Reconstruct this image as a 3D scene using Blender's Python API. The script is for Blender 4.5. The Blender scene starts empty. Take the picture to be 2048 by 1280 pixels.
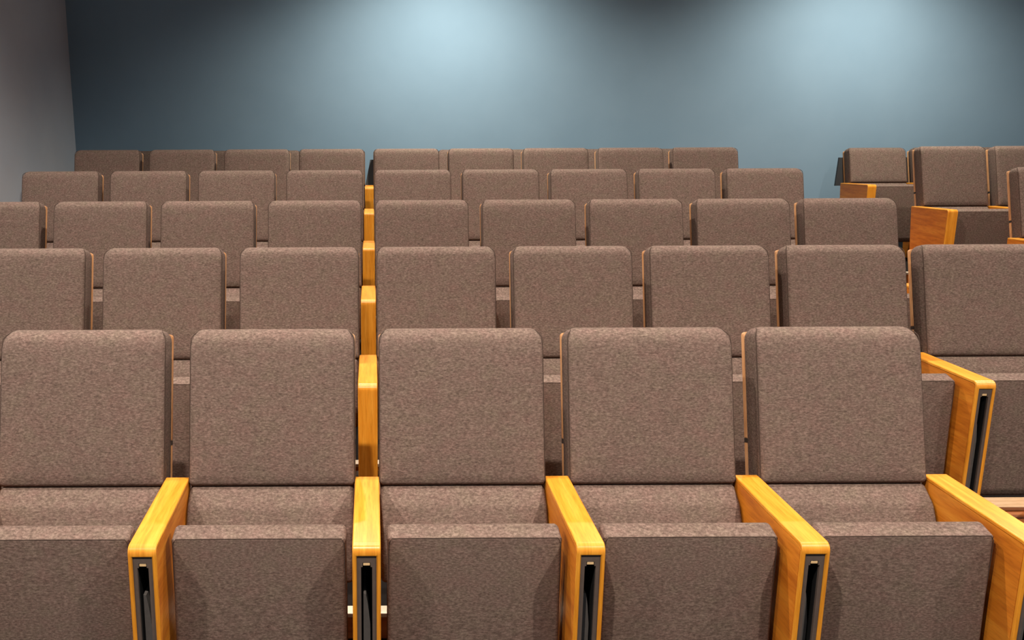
import bpy, bmesh, math, random
from mathutils import Matrix, Vector
random.seed(7)
C = bpy.context.scene.collection
R = math.radians
PITCH = 0.56          # seat to seat
ROW = 1.10            # row to row
RISE = 0.0908         # tier to tier
XC = 0.0157

# ------------------------------------------------------------------ camera
cam = bpy.data.cameras.new('camera')
cam_ob = bpy.data.objects.new('camera', cam)
C.objects.link(cam_ob)
cam.sensor_fit = 'HORIZONTAL'
cam.sensor_width = 36.0
cam.lens = 1864.65 / 2048 * 36.0
cam.shift_x = (1024 - 743.5) / 2048
cam.clip_start = 0.05
M = Matrix.Rotation(math.pi / 2 - 0.2203, 4, 'X') @ Matrix.Rotation(-0.0045, 4, 'Z')
M.translation = Vector((XC, -2.1375, 0.65 + 1.0553))
cam_ob.matrix_world = M
bpy.context.scene.camera = cam_ob

# ------------------------------------------------------------------ world, light, exposure
sc = bpy.context.scene
world = bpy.data.worlds.new('world')
sc.world = world
world.use_nodes = True
bg = world.node_tree.nodes['Background']
bg.inputs['Color'].default_value = (0.76, 0.88, 1.0, 1)
bg.inputs['Strength'].default_value = 0.27
sc.view_settings.view_transform = 'Standard'
sc.view_settings.look = 'None'
sc.view_settings.gamma = 1.0
sc.view_settings.exposure = 0.0
sc.view_settings.use_curve_mapping = False

def spot(name, loc, target, power, angle, blend, radius, color):
    l = bpy.data.lights.new(name, 'SPOT')
    l.energy = power
    l.spot_size = R(angle)
    l.spot_blend = blend
    l.shadow_soft_size = radius
    l.color = color
    o = bpy.data.objects.new(name, l)
    C.objects.link(o)
    o.location = loc
    o.rotation_euler = (Vector(target) - Vector(loc)).to_track_quat('-Z', 'Y').to_euler()
    return o

CEIL = 3.42
WARM = (1.0, 0.89, 0.78)
# wall washers near the back wall
for x, e in ((0.66, 455), (4.20, 400)):
    spot('wall_spot', (x, 5.08, CEIL - 0.05), (x, 5.75, 0.3), e, 138, 1.0, 0.05, (1.0, 0.94, 0.81))
# grid of ceiling downlights above the seats
for x, ks in ((-2.15, (0.8, 1.05, 0.6)), (-0.25, (1.0, 0.95, 0.85)), (1.9, (1.0, 1.0, 0.9)), (4.05, (0.7, 0.7, 0.8))):
    for (y, e), k in zip(((-1.3, 340), (0.9, 195), (2.95, 265)), ks):
        spot('down_spot', (x, y, CEIL - 0.05), (x, y, 0), e * k, 130, 0.7, 0.03, WARM)

# ------------------------------------------------------------------ materials
def new_mat(name):
    m = bpy.data.materials.new(name)
    m.use_nodes = True
    nt = m.node_tree
    return m, nt, nt.nodes['Principled BSDF']

def srgb(r, g, b):
    f = lambda c: (c / 255 / 12.92) if c / 255 <= 0.04045 else ((c / 255 + 0.055) / 1.055) ** 2.4
    return (f(r), f(g), f(b), 1)

def coords(nt, scale, randomize=True):
    tc = nt.nodes.new('ShaderNodeTexCoord')
    mp = nt.nodes.new('ShaderNodeMapping')
    mp.inputs['Scale'].default_value = scale
    if randomize:
        oi = nt.nodes.new('ShaderNodeObjectInfo')
        mul = nt.nodes.new('ShaderNodeMath'); mul.operation = 'MULTIPLY'; mul.inputs[1].default_value = 17.0
        add = nt.nodes.new('ShaderNodeVectorMath'); add.operation = 'ADD'
        nt.links.new(oi.outputs['Random'], mul.inputs[0])
        nt.links.new(tc.outputs['Object'], add.inputs[0])
        nt.links.new(mul.outputs[0], add.inputs[1])
        nt.links.new(add.outputs[0], mp.inputs['Vector'])
    else:
        nt.links.new(tc.outputs['Object'], mp.inputs['Vector'])
    return mp.outputs['Vector']

def noise(nt, vec, scale, detail=3, rough=0.6):
    n = nt.nodes.new('ShaderNodeTexNoise')
    n.inputs['Scale'].default_value = scale
    n.inputs['Detail'].default_value = detail
    n.inputs['Roughness'].default_value = rough
    nt.links.new(vec, n.inputs['Vector'])
    return n.outputs['Fac']

def ramp(nt, fac, stops):
    r = nt.nodes.new('ShaderNodeValToRGB')
    el = r.color_ramp.elements
    el[0].position, el[0].color = stops[0]
    el[1].position, el[1].color = stops[-1]
    for p, c in stops[1:-1]:
        e = el.new(p); e.color = c
    nt.links.new(fac, r.inputs['Fac'])
    return r.outputs['Color']

def bump(nt, fac, strength, dist, bsdf):
    b = nt.nodes.new('ShaderNodeBump')
    b.inputs['Strength'].default_value = strength
    b.inputs['Distance'].default_value = dist
    nt.links.new(fac, b.inputs['Height'])
    nt.links.new(b.outputs['Normal'], bsdf.inputs['Normal'])

def mixc(nt, fac, a, b, mode='MIX'):
    m = nt.nodes.new('ShaderNodeMix'); m.data_type = 'RGBA'; m.blend_type = mode
    if isinstance(fac, float): m.inputs[0].default_value = fac
    else: nt.links.new(fac, m.inputs[0])
    for i, v in ((6, a), (7, b)):
        if isinstance(v, tuple): m.inputs[i].default_value = v
        else: nt.links.new(v, m.inputs[i])
    return m.outputs[2]

def fabric_mat():
    m, nt, b = new_mat('heather_fabric')
    v1 = coords(nt, (1, 1, 2.4))
    fine = noise(nt, v1, 105, 5, 0.72)
    col = ramp(nt, fine, [(0.32, srgb(73, 59, 53)), (0.5, srgb(103, 86, 78)), (0.68, srgb(131, 112, 103))])
    v2 = coords(nt, (1, 1, 1.4))
    broad = noise(nt, v2, 16, 4, 0.65)
    tint = ramp(nt, broad, [(0.32, (1.04, 0.96, 0.96, 1)), (0.5, (0.99, 0.98, 0.96, 1)), (0.68, (0.98, 1.03, 0.96, 1))])
    col = mixc(nt, 1.0, col, tint, 'MULTIPLY')
    nt.links.new(col, b.inputs['Base Color'])
    b.inputs['Roughness'].default_value = 0.92
    b.inputs['Specular IOR Level'].default_value = 0.2
    bump(nt, fine, 0.25, 0.0015, b)
    return m

def wood_mat(name, scale, dark, mid, light, rough=0.38):
    m, nt, b = new_mat(name)
    v = coords(nt, scale)
    g = noise(nt, v, 1.0, 5, 0.62)
    col = ramp(nt, g, [(0.30, dark), (0.5, mid), (0.72, light)])
    v2 = coords(nt, tuple(s * 5 for s in scale))
    g2 = noise(nt, v2, 1.0, 2, 0.5)
    pores = ramp(nt, g2, [(0.34, (0.86, 0.84, 0.80, 1)), (0.5, (1, 1, 1, 1))])
    col = mixc(nt, 1.0, col, pores, 'MULTIPLY')
    nt.links.new(col, b.inputs['Base Color'])
    b.inputs['Roughness'].default_value = rough
    b.inputs['Specular IOR Level'].default_value = 0.45
    bump(nt, g2, 0.06, 0.001, b)
    return m

def plain_mat(name, col, rough=0.5, metal=0.0, spec=0.5):
    m, nt, b = new_mat(name)
    v = coords(nt, (1, 1, 1))
    g = noise(nt, v, 60, 2)
    c2 = tuple(x * 0.86 for x in col[:3]) + (1,)
    nt.links.new(ramp(nt, g, [(0.3, c2), (0.7, col)]), b.inputs['Base Color'])
    b.inputs['Roughness'].default_value = rough
    b.inputs['Metallic'].default_value = metal
    b.inputs['Specular IOR Level'].default_value = spec
    return m

def wall_mat(name, a, b_, scale=2.0):
    m, nt, b = new_mat(name)
    v = coords(nt, (1, 1, 1), False)
    g = noise(nt, v, scale, 3)
    col = ramp(nt, g, [(0.3, a), (0.7, b_)])
    nt.links.new(col, b.inputs['Base Color'])
    b.inputs['Roughness'].default_value = 0.85
    b.inputs['Specular IOR Level'].default_value = 0.25
    bump(nt, noise(nt, v, 260, 3, 0.7), 0.10, 0.002, b)
    return m

FAB = fabric_mat()
OAK_L = (srgb(204, 126, 32), srgb(220, 144, 42), srgb(232, 162, 60))
THREAD = plain_mat('seam_thread', srgb(72, 59, 52), 0.9, 0, 0.1)
WOOD_BOARD = wood_mat('oak_board', (70, 4, 4), *OAK_L, 0.32)
WOOD_SIDE = wood_mat('oak_side', (60, 3.5, 32), srgb(178, 96, 22), srgb(204, 120, 32), srgb(220, 142, 46), 0.42)
WOOD_SHELL = wood_mat('oak_shell', (50, 20, 4), srgb(188, 132, 84), srgb(208, 154, 106), srgb(222, 172, 126), 0.45)
WOOD_FLOOR = wood_mat('floor_wood', (3, 30, 30), srgb(96, 60, 34), srgb(124, 80, 46), srgb(146, 98, 60), 0.5)
CARPET = plain_mat('charcoal_carpet', srgb(30, 26, 25), 0.95, 0, 0.1)
WOOD_RISER = wood_mat('riser_wood', (3, 40, 40), srgb(150, 84, 36), srgb(176, 104, 50), srgb(194, 122, 66), 0.5)
NOSING = plain_mat('pale_nosing', srgb(232, 214, 190), 0.45)
PALE_WOOD = wood_mat('pale_wood', (4, 40, 40), srgb(208, 168, 122), srgb(222, 186, 144), srgb(234, 202, 164), 0.45)
SLOT = plain_mat('slot_plastic', srgb(88, 74, 66), 0.7)
BLACK = plain_mat('black_void', srgb(12, 12, 14), 0.7)
TABLET = plain_mat('tablet_grey', srgb(110, 104, 100), 0.45)
TAN = plain_mat('tan_tab', srgb(226, 190, 140), 0.4)
STEEL = plain_mat('grey_steel', srgb(150, 146, 142), 0.35, 0.7)
BLACK_METAL = plain_mat('black_metal', srgb(34, 35, 38), 0.5, 0.3)
CLIP = plain_mat('dark_clip', srgb(48, 40, 36), 0.6)
BLUE = wall_mat('blue_paint', srgb(118, 143, 162), srgb(122, 147, 166))
GREY = wall_mat('grey_plaster', srgb(186, 194, 206), srgb(192, 200, 211))
CEILM = wall_mat('ceiling_paint', srgb(170, 168, 166), srgb(178, 176, 173))

# ------------------------------------------------------------------ mesh helpers
def link_mesh(name, bm, mat, parent=None, smooth=False, bevel=0.0):
    bmesh.ops.recalc_face_normals(bm, faces=bm.faces)
    me = bpy.data.meshes.new(name)
    bm.to_mesh(me); bm.free()
    me.materials.append(mat)
    if smooth:
        for p in me.polygons: p.use_smooth = True
        me.set_sharp_from_angle(angle=R(42))
    o = bpy.data.objects.new(name, me)
    C.objects.link(o)
    if bevel:
        md = o.modifiers.new('bevel', 'BEVEL'); md.width = bevel; md.segments = 2
        md.limit_method = 'ANGLE'; md.angle_limit = R(50)
    if parent: o.parent = parent
    return o

def empty(name, loc, label=None, cat=None, group=None):
    o = bpy.data.objects.new(name, None)
    o.empty_display_size = 0.1
    C.objects.link(o)
    o.location = loc
    if label: o['label'] = label
    if cat: o['category'] = cat
    if group: o['group'] = group
    return o

def add_box(bm, x0, x1, y0, y1, z0, z1):
    v = [bm.verts.new((x, y, z)) for x in (x0, x1) for y in (y0, y1) for z in (z0, z1)]
    for f in ((0, 1, 3, 2), (4, 6, 7, 5), (0, 4, 5, 1), (2, 3, 7, 6), (0, 2, 6, 4), (1, 5, 7, 3)):
        bm.faces.new([v[i] for i in f])
    return bm

def box(x0, x1, y0, y1, z0, z1):
    return add_box(bmesh.new(), x0, x1, y0, y1, z0, z1)

def round_poly(pts, radii, seg=5):
    out = []
    n = len(pts)
    for i in range(n):
        p = Vector(pts[i]); a = Vector(pts[i - 1]); b = Vector(pts[(i + 1) % n])
        r = radii[i]
        if r <= 0:
            out.append(tuple(p)); continue
        da = (a - p).normalized(); db = (b - p).normalized()
        ang = da.angle(db)
        t = min(r / math.tan(ang / 2), (a - p).length * 0.49, (b - p).length * 0.49)
        rr = t * math.tan(ang / 2)
        c = p + (da + db).normalized() * (rr / math.sin(ang / 2))
        s = p + da * t - c; e = p + db * t - c
        tot = s.angle(e)
        cross = s.x * e.y - s.y * e.x
        for k in range(seg + 1):
            th = tot * k / seg * (1 if cross > 0 else -1)
            out.append((c.x + s.x * math.cos(th) - s.y * math.sin(th), c.y + s.x * math.sin(th) + s.y * math.cos(th)))
    return out

def inset_poly(pts, d):
    n = len(pts)
    area = sum(pts[i][0] * pts[(i + 1) % n][1] - pts[(i + 1) % n][0] * pts[i][1] for i in range(n))
    sg = 1 if area > 0 else -1
    out = []
    for i in range(n):
        a = Vector(pts[i - 1]); b = Vector(pts[(i + 1) % n]); t = (b - a)
        if t.length < 1e-9: out.append(pts[i]); continue
        t.normalize()
        nrm = Vector((-t.y, t.x)) * sg
        out.append((pts[i][0] + nrm.x * d, pts[i][1] + nrm.y * d))
    return out

def loft(loops, closed_caps=True):
    bm = bmesh.new()
    rows = [[bm.verts.new(p) for p in lp] for lp in loops]
    n = len(rows[0])
    for a, b in zip(rows, rows[1:]):
        for i in range(n):
            bm.faces.new((a[i], a[(i + 1) % n], b[(i + 1) % n], b[i]))
    if closed_caps:
        bm.faces.new(rows[0]); bm.faces.new(list(reversed(rows[-1])))
    return bm

def side_prism(profile, hw, r):
    """Solid extruded across x from a (y, z) profile with rounded side edges."""
    loops = []
    st = [(0.0, r), (0.3 * r, 0.45 * r), (0.62 * r, 0.16 * r), (r, 0.0)]
    for dx, ins in st:
        loops.append([(-hw + dx, y, z) for y, z in inset_poly(profile, ins)])
    for f in (-0.5, 0.0, 0.5):
        loops.append([(hw * f, y, z) for y, z in profile])
    for dx, ins in reversed(st):
        loops.append([(hw - dx, y, z) for y, z in inset_poly(profile, ins)])
    return loft(loops)

def tube(points, r, seg=6, closed=False):
    bm = bmesh.new()
    P = [Vector(p) for p in points]
    rings = []
    for i, p in enumerate(P):
        if closed: t = (P[(i + 1) % len(P)] - P[i - 1])
        else: t = (P[min(i + 1, len(P) - 1)] - P[max(i - 1, 0)])
        t.normalize()
        a = t.orthogonal() if abs(t.x) > 0.9 else t.cross(Vector((1, 0, 0)))
        a.normalize(); b = t.cross(a)
        rings.append([bm.verts.new(p + a * r * math.cos(2 * math.pi * k / seg) + b * r * math.sin(2 * math.pi * k / seg)) for k in range(seg)])
    m = len(rings)
    for i in range(m if closed else m - 1):
        a, b = rings[i], rings[(i + 1) % m]
        for k in range(seg):
            bm.faces.new((a[k], a[(k + 1) % seg], b[(k + 1) % seg], b[k]))
    if not closed:
        bm.faces.new(rings[0]); bm.faces.new(list(reversed(rings[-1])))
    return bm

def copy_tree(o, parent=None):
    c = o.copy(); C.objects.link(c)
    if parent: c.parent = parent
    for ch in o.children: copy_tree(ch, c)
    return c

# ------------------------------------------------------------------ the setting
def struct(name, bm, mat, parent=None, bevel=0.0):
    o = link_mesh(name, bm, mat, parent, bevel=bevel)
    if not parent: o['kind'] = 'structure'
    return o

WL, WR, WB = -2.628, 6.7, 6.352
YF = -4.2
struct('wall_back', box(WL - 0.1, WR + 0.1, WB, WB + 0.12, -0.1, CEIL + 0.1), BLUE)
struct('wall_left', box(WL - 0.12, WL, YF, WB, -0.1, CEIL + 0.1), GREY)
struct('wall_right', box(WR, WR + 0.12, YF, WB, -0.1, CEIL + 0.1), GREY)
struct('ceiling', box(WL - 0.1, WR + 0.1, YF, WB + 0.1, CEIL, CEIL + 0.12), CEILM)
floor = struct('floor', box(WL, WR, YF, 0.66, -0.12, 0.0), CARPET)
AX0, AX1 = 5 * PITCH + 0.06, 4.093 - 0.06          # the aisle between the blocks
for n in range(2, 7):
    y0 = 0.66 + ROW * (n - 2)
    y1 = WB if n == 6 else y0 + ROW
    z = RISE * (n - 1)
    struct('tier', box(WL, WR, y0, y1, -0.12, z - 0.0005), CARPET, floor)
    struct('riser', box(WL, WR, y0 - 0.012, y0, z - RISE, z - 0.012), WOOD_RISER, floor)
    struct('nosing', box(WL, WR, y0 - 0.016, y0 + 0.034, z - 0.012, z + 0.003), NOSING, floor, 0.002)
    if n >= 3:      # half steps in the aisle
        yh = y0 - ROW / 2
        struct('step', box(AX0, AX1, yh, y0 - 0.016, z - RISE, z - RISE / 2 - 0.0005), WOOD_RISER, floor)
        struct('nosing', box(AX0, AX1, yh - 0.01, yh + 0.034, z - RISE / 2 - 0.012, z - RISE / 2 + 0.003), NOSING, floor, 0.002)

# ------------------------------------------------------------------ chair
REC = R(16.5)
UY, UZ = math.sin(REC), math.cos(REC)
NY, NZ = -math.cos(REC), math.sin(REC)
BY, BZ = 0.419, 0.634
HB = PITCH / 2 - 0.0361

def back_pt(x, n, w):          # n: distance in front of the front plane, w: up along the back
    return (x, BY + UY * w + NY * n, BZ + UZ * w + NZ * n)

def rrect(hw, w0, w1, rt, rb, seg=6):
    rt = max(rt, 0.002); rb = max(rb, 0.002)
    return round_poly([(-hw, w0), (hw, w0), (hw, w1), (-hw, w1)], [rb, rb, rt, rt], seg)

def back_cushion(L, hw):
    T = 0.100
    #        depth      side    top     bottom
    lay = [(-T,         0.003,  0.006,  0.004),
           (-T + 0.004, 0.000,  0.001,  0.001),
           (-0.066,     0.000,  0.000,  0.000),
           (-0.050,     0.0000, 0.0012, 0.000),
           (-0.038,     0.0001, 0.0045, 0.0000),
           (-0.027,     0.0003, 0.0095, 0.0003),
           (-0.018,     0.0009, 0.0155, 0.0012),
           (-0.010,     0.0024, 0.0235, 0.0032),
           (-0.004,     0.0052, 0.0330, 0.0070),
           (-0.0008,    0.0100, 0.0440, 0.012),
           (0.001,      0.030,  0.072,  0.035),
           (0.003,      0.090,  0.130,  0.100)]
    loops = []
    for n, s, t, b in lay:
        loops.append([back_pt(x, n, w) for x, w in rrect(hw - s, b, L - t, 0.036 - 0.25 * s, 0.011 - 0.1 * s)])
    return loft(loops)

def shell_panel(w0, w1, hw, rt):
    T0, T1 = -0.1005, -0.1195
    a = rrect(hw, w0, w1, rt, 0.004, 5)
    loops = [[back_pt(x, n, w) for x, w in a] for n in (T1, T0)]
    return loft(loops)

def make_chair(L, low=False):
    t = empty('auditorium_chair', (0, 0, 0))
    hw = HB
    bk = link_mesh('backrest', back_cushion(L, hw), FAB, t, True)
    # side seams of the upholstery
    for sx in (-1, 1):
        pts = []
        for w, n in ((0.012, -0.012), (0.1, -0.012), (0.25, -0.012), (L - 0.09, -0.012), (L - 0.05, -0.013), (L - 0.030, -0.018), (L - 0.019, -0.027), (L - 0.0100, -0.040), (L - 0.0045, -0.058)):
            ins = 0.0012 if w < L - 0.034 else 0.0012 + (0.030 * (1 - math.cos(min(1, (w - (L - 0.034)) / 0.031) * math.pi / 2))) * 0.75
            if w > L - 0.034: ins = min(ins, 0.021)
            pts.append(back_pt(sx * (hw - ins), n, w))
        link_mesh('seam', tube(pts, 0.0016, 5), THREAD, bk, True)
    brk = 0.122
    if not low:
        link_mesh('back_shell', shell_panel(brk + 0.006, L - 0.013, hw + 0.0003, 0.010), WOOD_SHELL, t, True)
        link_mesh('back_shell', shell_panel(-0.10, brk - 0.006, hw + 0.0003, 0.003), WOOD_SHELL, t, True)
        for sx in (-1, 1):
            bm = bmesh.new(); vs = []
            x0, x1 = sorted((sx * (hw + 0.0005), sx * (hw - 0.03)))
            for n in (-0.1205, -0.1):
                for x in (x0, x1):
                    for w in (brk - 0.0065, brk + 0.0065):
                        vs.append(bm.verts.new(back_pt(x, n, w)))
            for f in ((0, 1, 3, 2), (4, 6, 7, 5), (0, 4, 5, 1), (2, 3, 7, 6), (0, 2, 6, 4), (1, 5, 7, 3)):
                bm.faces.new([vs[i] for i in f])
            link_mesh('shell_clip', bm, CLIP, t)
    else:
        link_mesh('back_shell', shell_panel(-0.10, L - 0.016, hw + 0.0003, 0.012), WOOD_SHELL, t, True)
        # black bracket plate that leans out behind the low back
        prof = [(-0.318, 0.60), (-0.10, 0.60), (-0.10, 0.838), (-0.272, 0.838)]
        lo = [[(x, 0.548 + (z - 0.634) * 0.296 + dy, z) for x, z in prof] for dy in (0.0, 0.02)]
        link_mesh('back_bracket', loft(lo), BLACK_METAL, t)
    # lumbar cushion under the backrest, curving forward
    prof = round_poly([(0.424, 0.629), (0.372, 0.592), (0.335, 0.53), (0.318, 0.44), (0.325, 0.37), (0.42, 0.37), (0.50, 0.50), (0.530, 0.629)],
                      [0.010, 0.05, 0.06, 0.05, 0.02, 0.02, 0.05, 0.006], 5)
    link_mesh('lumbar_cushion', side_prism(prof, hw - 0.003, 0.012), FAB, t, True)
    # tipped-up seat
    prof = round_poly([(0.0905, 0.6285), (0.159, 0.645), (0.205, 0.22), (0.185, 0.165), (0.095, 0.165), (0.079, 0.20)],
                      [0.007, 0.018, 0.03, 0.02, 0.03, 0.03], 5)
    hs = 0.2264
    st = link_mesh('seat', side_prism(prof, hs, 0.011), FAB, t, True)
    pts = [(-hs + 0.004, 0.0925, 0.30), (-hs + 0.003, 0.0915, 0.58), (-hs + 0.004, 0.0912, 0.615), (-hs + 0.012, 0.0912, 0.6268), (0, 0.0912, 0.6275),
           (hs - 0.012, 0.0912, 0.6268), (hs - 0.004, 0.0912, 0.615), (hs - 0.003, 0.0915, 0.58), (hs - 0.004, 0.0925, 0.30)]
    link_mesh('seam', tube(pts, 0.0011, 5), THREAD, st, True)
    # steel hinge arms on both sides and the cross rail between the armrests
    for sx in (-1, 1):
        x0, x1 = sorted((sx * 0.2255, sx * (PITCH / 2 - 0.0357)))
        bm = box(x0, x1, 0.15, 0.20, 0.205, 0.24)
        link_mesh('hinge', bm, STEEL, t, bevel=0.002)
    link_mesh('cross_rail', box(-0.243, 0.243, 0.39, 0.43, 0.39, 0.43), BLACK_METAL, t, bevel=0.003)
    return t

# ------------------------------------------------------------------ armrest
HA = 0.0355
AL, AH = 0.456, 0.65

def arm_board(slot, drop):
    th = 0.012; r = 0.021
    outer = [(AL, AH)] + [(r - r * math.sin(a), AH - r + r * math.cos(a)) for a in [R(90) * k / 6 for k in range(7)]]
    inner = [(AL, AH - th)] + [(r - (r - th) * math.sin(a), AH - r + (r - th) * math.cos(a)) for a in [R(90) * k / 6 for k in range(7)]]
    outer[0] = (AL, AH - drop); inner[0] = (AL, AH - th - drop)
    zs = [0.6225, 0.12, 0.0]
    outer += [(0.0, z) for z in zs]; inner += [(th, z) for z in zs]
    xs = [-HA, -0.0247, 0.0247, HA]
    bm = bmesh.new()
    O = [[bm.verts.new((x, y, z)) for x in xs] for y, z in outer]
    I = [[bm.verts.new((x, y, z)) for x in xs] for y, z in inner]
    n = len(outer)
    hole = n - 3      # segment between stations n-3 and n-2
    for i in range(n - 1):
        for j in range(3):
            if slot and i == hole and j == 1: continue
            bm.faces.new((O[i][j], O[i][j + 1], O[i + 1][j + 1], O[i + 1][j]))
            bm.faces.new((I[i][j], I[i + 1][j], I[i + 1][j + 1], I[i][j + 1]))
        bm.faces.new((O[i][0], O[i + 1][0], I[i + 1][0], I[i][0]))
        bm.faces.new((O[i][3], I[i][3], I[i + 1][3], O[i + 1][3]))
    for j in range(3):
        bm.faces.new((O[0][j], I[0][j], I[0][j + 1], O[0][j + 1]))
        bm.faces.new((O[-1][j], O[-1][j + 1], I[-1][j + 1], I[-1][j]))
    if slot:
        a, b = hole, hole + 1
        bm.faces.new((O[a][1], O[a][2], I[a][2], I[a][1]))
        bm.faces.new((O[b][1], I[b][1], I[b][2], O[b][2]))
        bm.faces.new((O[a][1], I[a][1], I[b][1], O[b][1]))
        bm.faces.new((O[a][2], O[b][2], I[b][2], I[a][2]))
    return bm

def make_armrest(slot, drop=0.0):
    t = empty('armrest', (0, 0, 0))
    link_mesh('arm_board', arm_board(slot, drop), WOOD_BOARD, t, True, bevel=0.0028)
    for sx in (-1, 1):
        x0, x1 = sorted((sx * (HA - 0.0003), sx * (HA - 0.0110)))
        pr = [(0.0121, 0.001), (AL - 0.085, 0.001), (AL, AH - 0.0121 - drop), (0.021, AH - 0.0121), (0.0121, AH - 0.021)]
        link_mesh('side_panel', loft([[(x, y, z) for y, z in pr] for x in (x0, x1)]), WOOD_SIDE, t)
    link_mesh('rear_panel', loft([[(x, AL - 0.098, 0.001), (x, AL - 0.087, 0.001), (x, AL - 0.001, AH - 0.0121 - drop), (x, AL - 0.012, AH - 0.0121 - drop)] for x in (-HA + 0.0112, HA - 0.0112)]), WOOD_SIDE, t)
    if slot:
        S = 0.0245
        bm = bmesh.new()
        y0, y1 = 0.004, 0.20
        top, bot = 0.6222, 0.1203
        add_box(bm, -S, -S + 0.0105, y0, y1, bot, top - 0.018)
        add_box(bm, S - 0.0105, S, y0, y1, bot, top - 0.018)
        add_box(bm, -S, S, y0, y1, top - 0.018, top)
        add_box(bm, -S + 0.0105, -S + 0.0145, y0, 0.06, top - 0.030, top - 0.018)
        add_box(bm, S - 0.0145, S - 0.0105, y0, 0.06, top - 0.030, top - 0.018)
        add_box(bm, -S + 0.0105, S - 0.0105, y0, y1, bot, bot + 0.05)
        link_mesh('slot_frame', bm, SLOT, t)
        link_mesh('slot_lining', box(-S + 0.0105, S - 0.0105, 0.20, 0.21, bot, top - 0.018), BLACK, t)
        bm = bmesh.new()
        for sx in (-1, 1):
            x0, x1 = sorted((sx * (S - 0.0106), sx * (S - 0.0112)))
            add_box(bm, x0, x1, 0.012, 0.2, bot + 0.05, top - 0.031)
        add_box(bm, -S + 0.0113, S - 0.0113, 0.012, 0.2, top - 0.0186, top - 0.0181)
        link_mesh('slot_lining', bm, BLACK, t)
        link_mesh('latch_tab', box(-0.0085, 0.0085, 0.0045, 0.022, top - 0.0265, top - 0.0185), TAN, t, bevel=0.001)
        # folded writing tablet, its edge tapering to a point at the top
        pr = [(-0.0095, 0.175), (0.009, 0.175), (0.0085, 0.42), (0.003, 0.475), (-0.002, 0.505), (-0.0085, 0.507)]
        link_mesh('writing_tablet', loft([[(x, y, z) for x, z in pr] for y in (0.026, 0.18)]), TABLET, t)
    return t

chair_full = make_chair(0.466)
chair_low = make_chair(0.318, True)
ARM = {1: make_armrest(True), 2: make_armrest(False, 0.008), 3: make_armrest(False, 0.015), 4: make_armrest(False, 0.02)}
ARM[5] = ARM[6] = ARM[4]
ARM_SLOT2 = make_armrest(True, 0.008)
used = set()

def place(proto, x, row, label, cat, group):
    if proto.name in used: o = copy_tree(proto)
    else: o = proto; used.add(proto.name)
    o.location = (x, ROW * (row - 1), RISE * (row - 1))
    o['label'] = label; o['category'] = cat; o['group'] = group
    return o

ORD = ['', 'first', 'second', 'third', 'fourth', 'fifth', 'sixth', 'seventh', 'eighth', 'ninth', 'tenth']
ROWN = {1: 'front row', 2: 'second row', 3: 'third row', 4: 'fourth row', 5: 'fifth row', 6: 'rearmost row'}
KS = {1: range(-2, 3), 2: range(-3, 5), 3: range(-4, 5), 4: range(-4, 5), 5: range(-4, 5), 6: range(-4, 5)}
SIDE = lambda k: 'right of' if k >= 0 else 'left of'
for r, ks in KS.items():
    ks = list(ks)
    for i, k in enumerate(ks):
        nth = (k + 1) if k >= 0 else -k
        if r == 6: look = 'low-backed brown fabric tip-up seat against blue wall'
        elif k == ks[-1] and r < 6: look = 'brown fabric tip-up seat at right end'
        else: look = 'brown fabric tip-up seat'
        if k == ks[-1] and r < 6:
            lab = f'{look} of {ROWN[r]} in the main block'
        else:
            lab = f'{look}, {ROWN[r]}, {ORD[nth]} {SIDE(k)} central gap'
        place(chair_low if r == 6 else chair_full, (k + 0.5) * PITCH, r, lab, 'chair', f'tip-up seats of the {ROWN[r]}')
    for k in ks + [ks[-1] + 1]:
        slot = (r == 1) or (r == 2 and k == 4)
        kind = 'oak armrest with dark tablet slot' if slot else 'plain oak armrest'
        if k == 0: lab = f'{kind} standing in the central gap, {ROWN[r]}'
        elif k == ks[-1] + 1: lab = f'{kind} closing the right end of {ROWN[r]}, main block'
        elif slot and r == 2: lab = f'{kind} beside the rightmost seat of {ROWN[r]}'
        else: lab = f'{kind}, {ROWN[r]}, {ORD[abs(k)]} {SIDE(k)} central one'
        place(ARM_SLOT2 if slot and r == 2 else ARM[r], k * PITCH, r, lab, 'armrest', f'oak armrests of the {ROWN[r]}')

# right-hand block beyond the aisle
X0 = 4.095
RB = {4: 1, 5: 2, 6: 3}
for r, n in RB.items():
    for i in range(n):
        pos = ['nearest the aisle', 'second from the aisle', 'third from the aisle'][i]
        look = 'low-backed brown tip-up seat' if r == 6 else 'tall-backed brown tip-up seat'
        place(chair_low if r == 6 else chair_full, X0 + (i + 0.5) * PITCH, r, f'{look} of right block, {ROWN[r]}, {pos}', 'chair', f'right block seats of the {ROWN[r]}')
    for i in range(n + 1):
        lab = f'oak aisle-end armrest of right block, {ROWN[r]}' if i == 0 else f'oak armrest of right block, {ROWN[r]}, {ORD[i + 1]} from aisle'
        place(ARM[r], X0 + i * PITCH, r, lab, 'armrest', f'right block armrests of the {ROWN[r]}')

# pale wooden footboard on the floor below the second row's right end
o = empty('footboard', (4.5 * PITCH, 1.45, RISE), 'pale wooden footboard on the floor below second-row right end seat', 'footboard')
link_mesh('board', box(-PITCH / 2 + 0.04, PITCH / 2 - 0.04, -0.05, 0.05, 0.012, 0.03), PALE_WOOD, o, bevel=0.003)
link_mesh('base', box(-PITCH / 2 + 0.04, PITCH / 2 - 0.04, -0.19, 0.05, 0.002, 0.0118), WOOD_RISER, o)
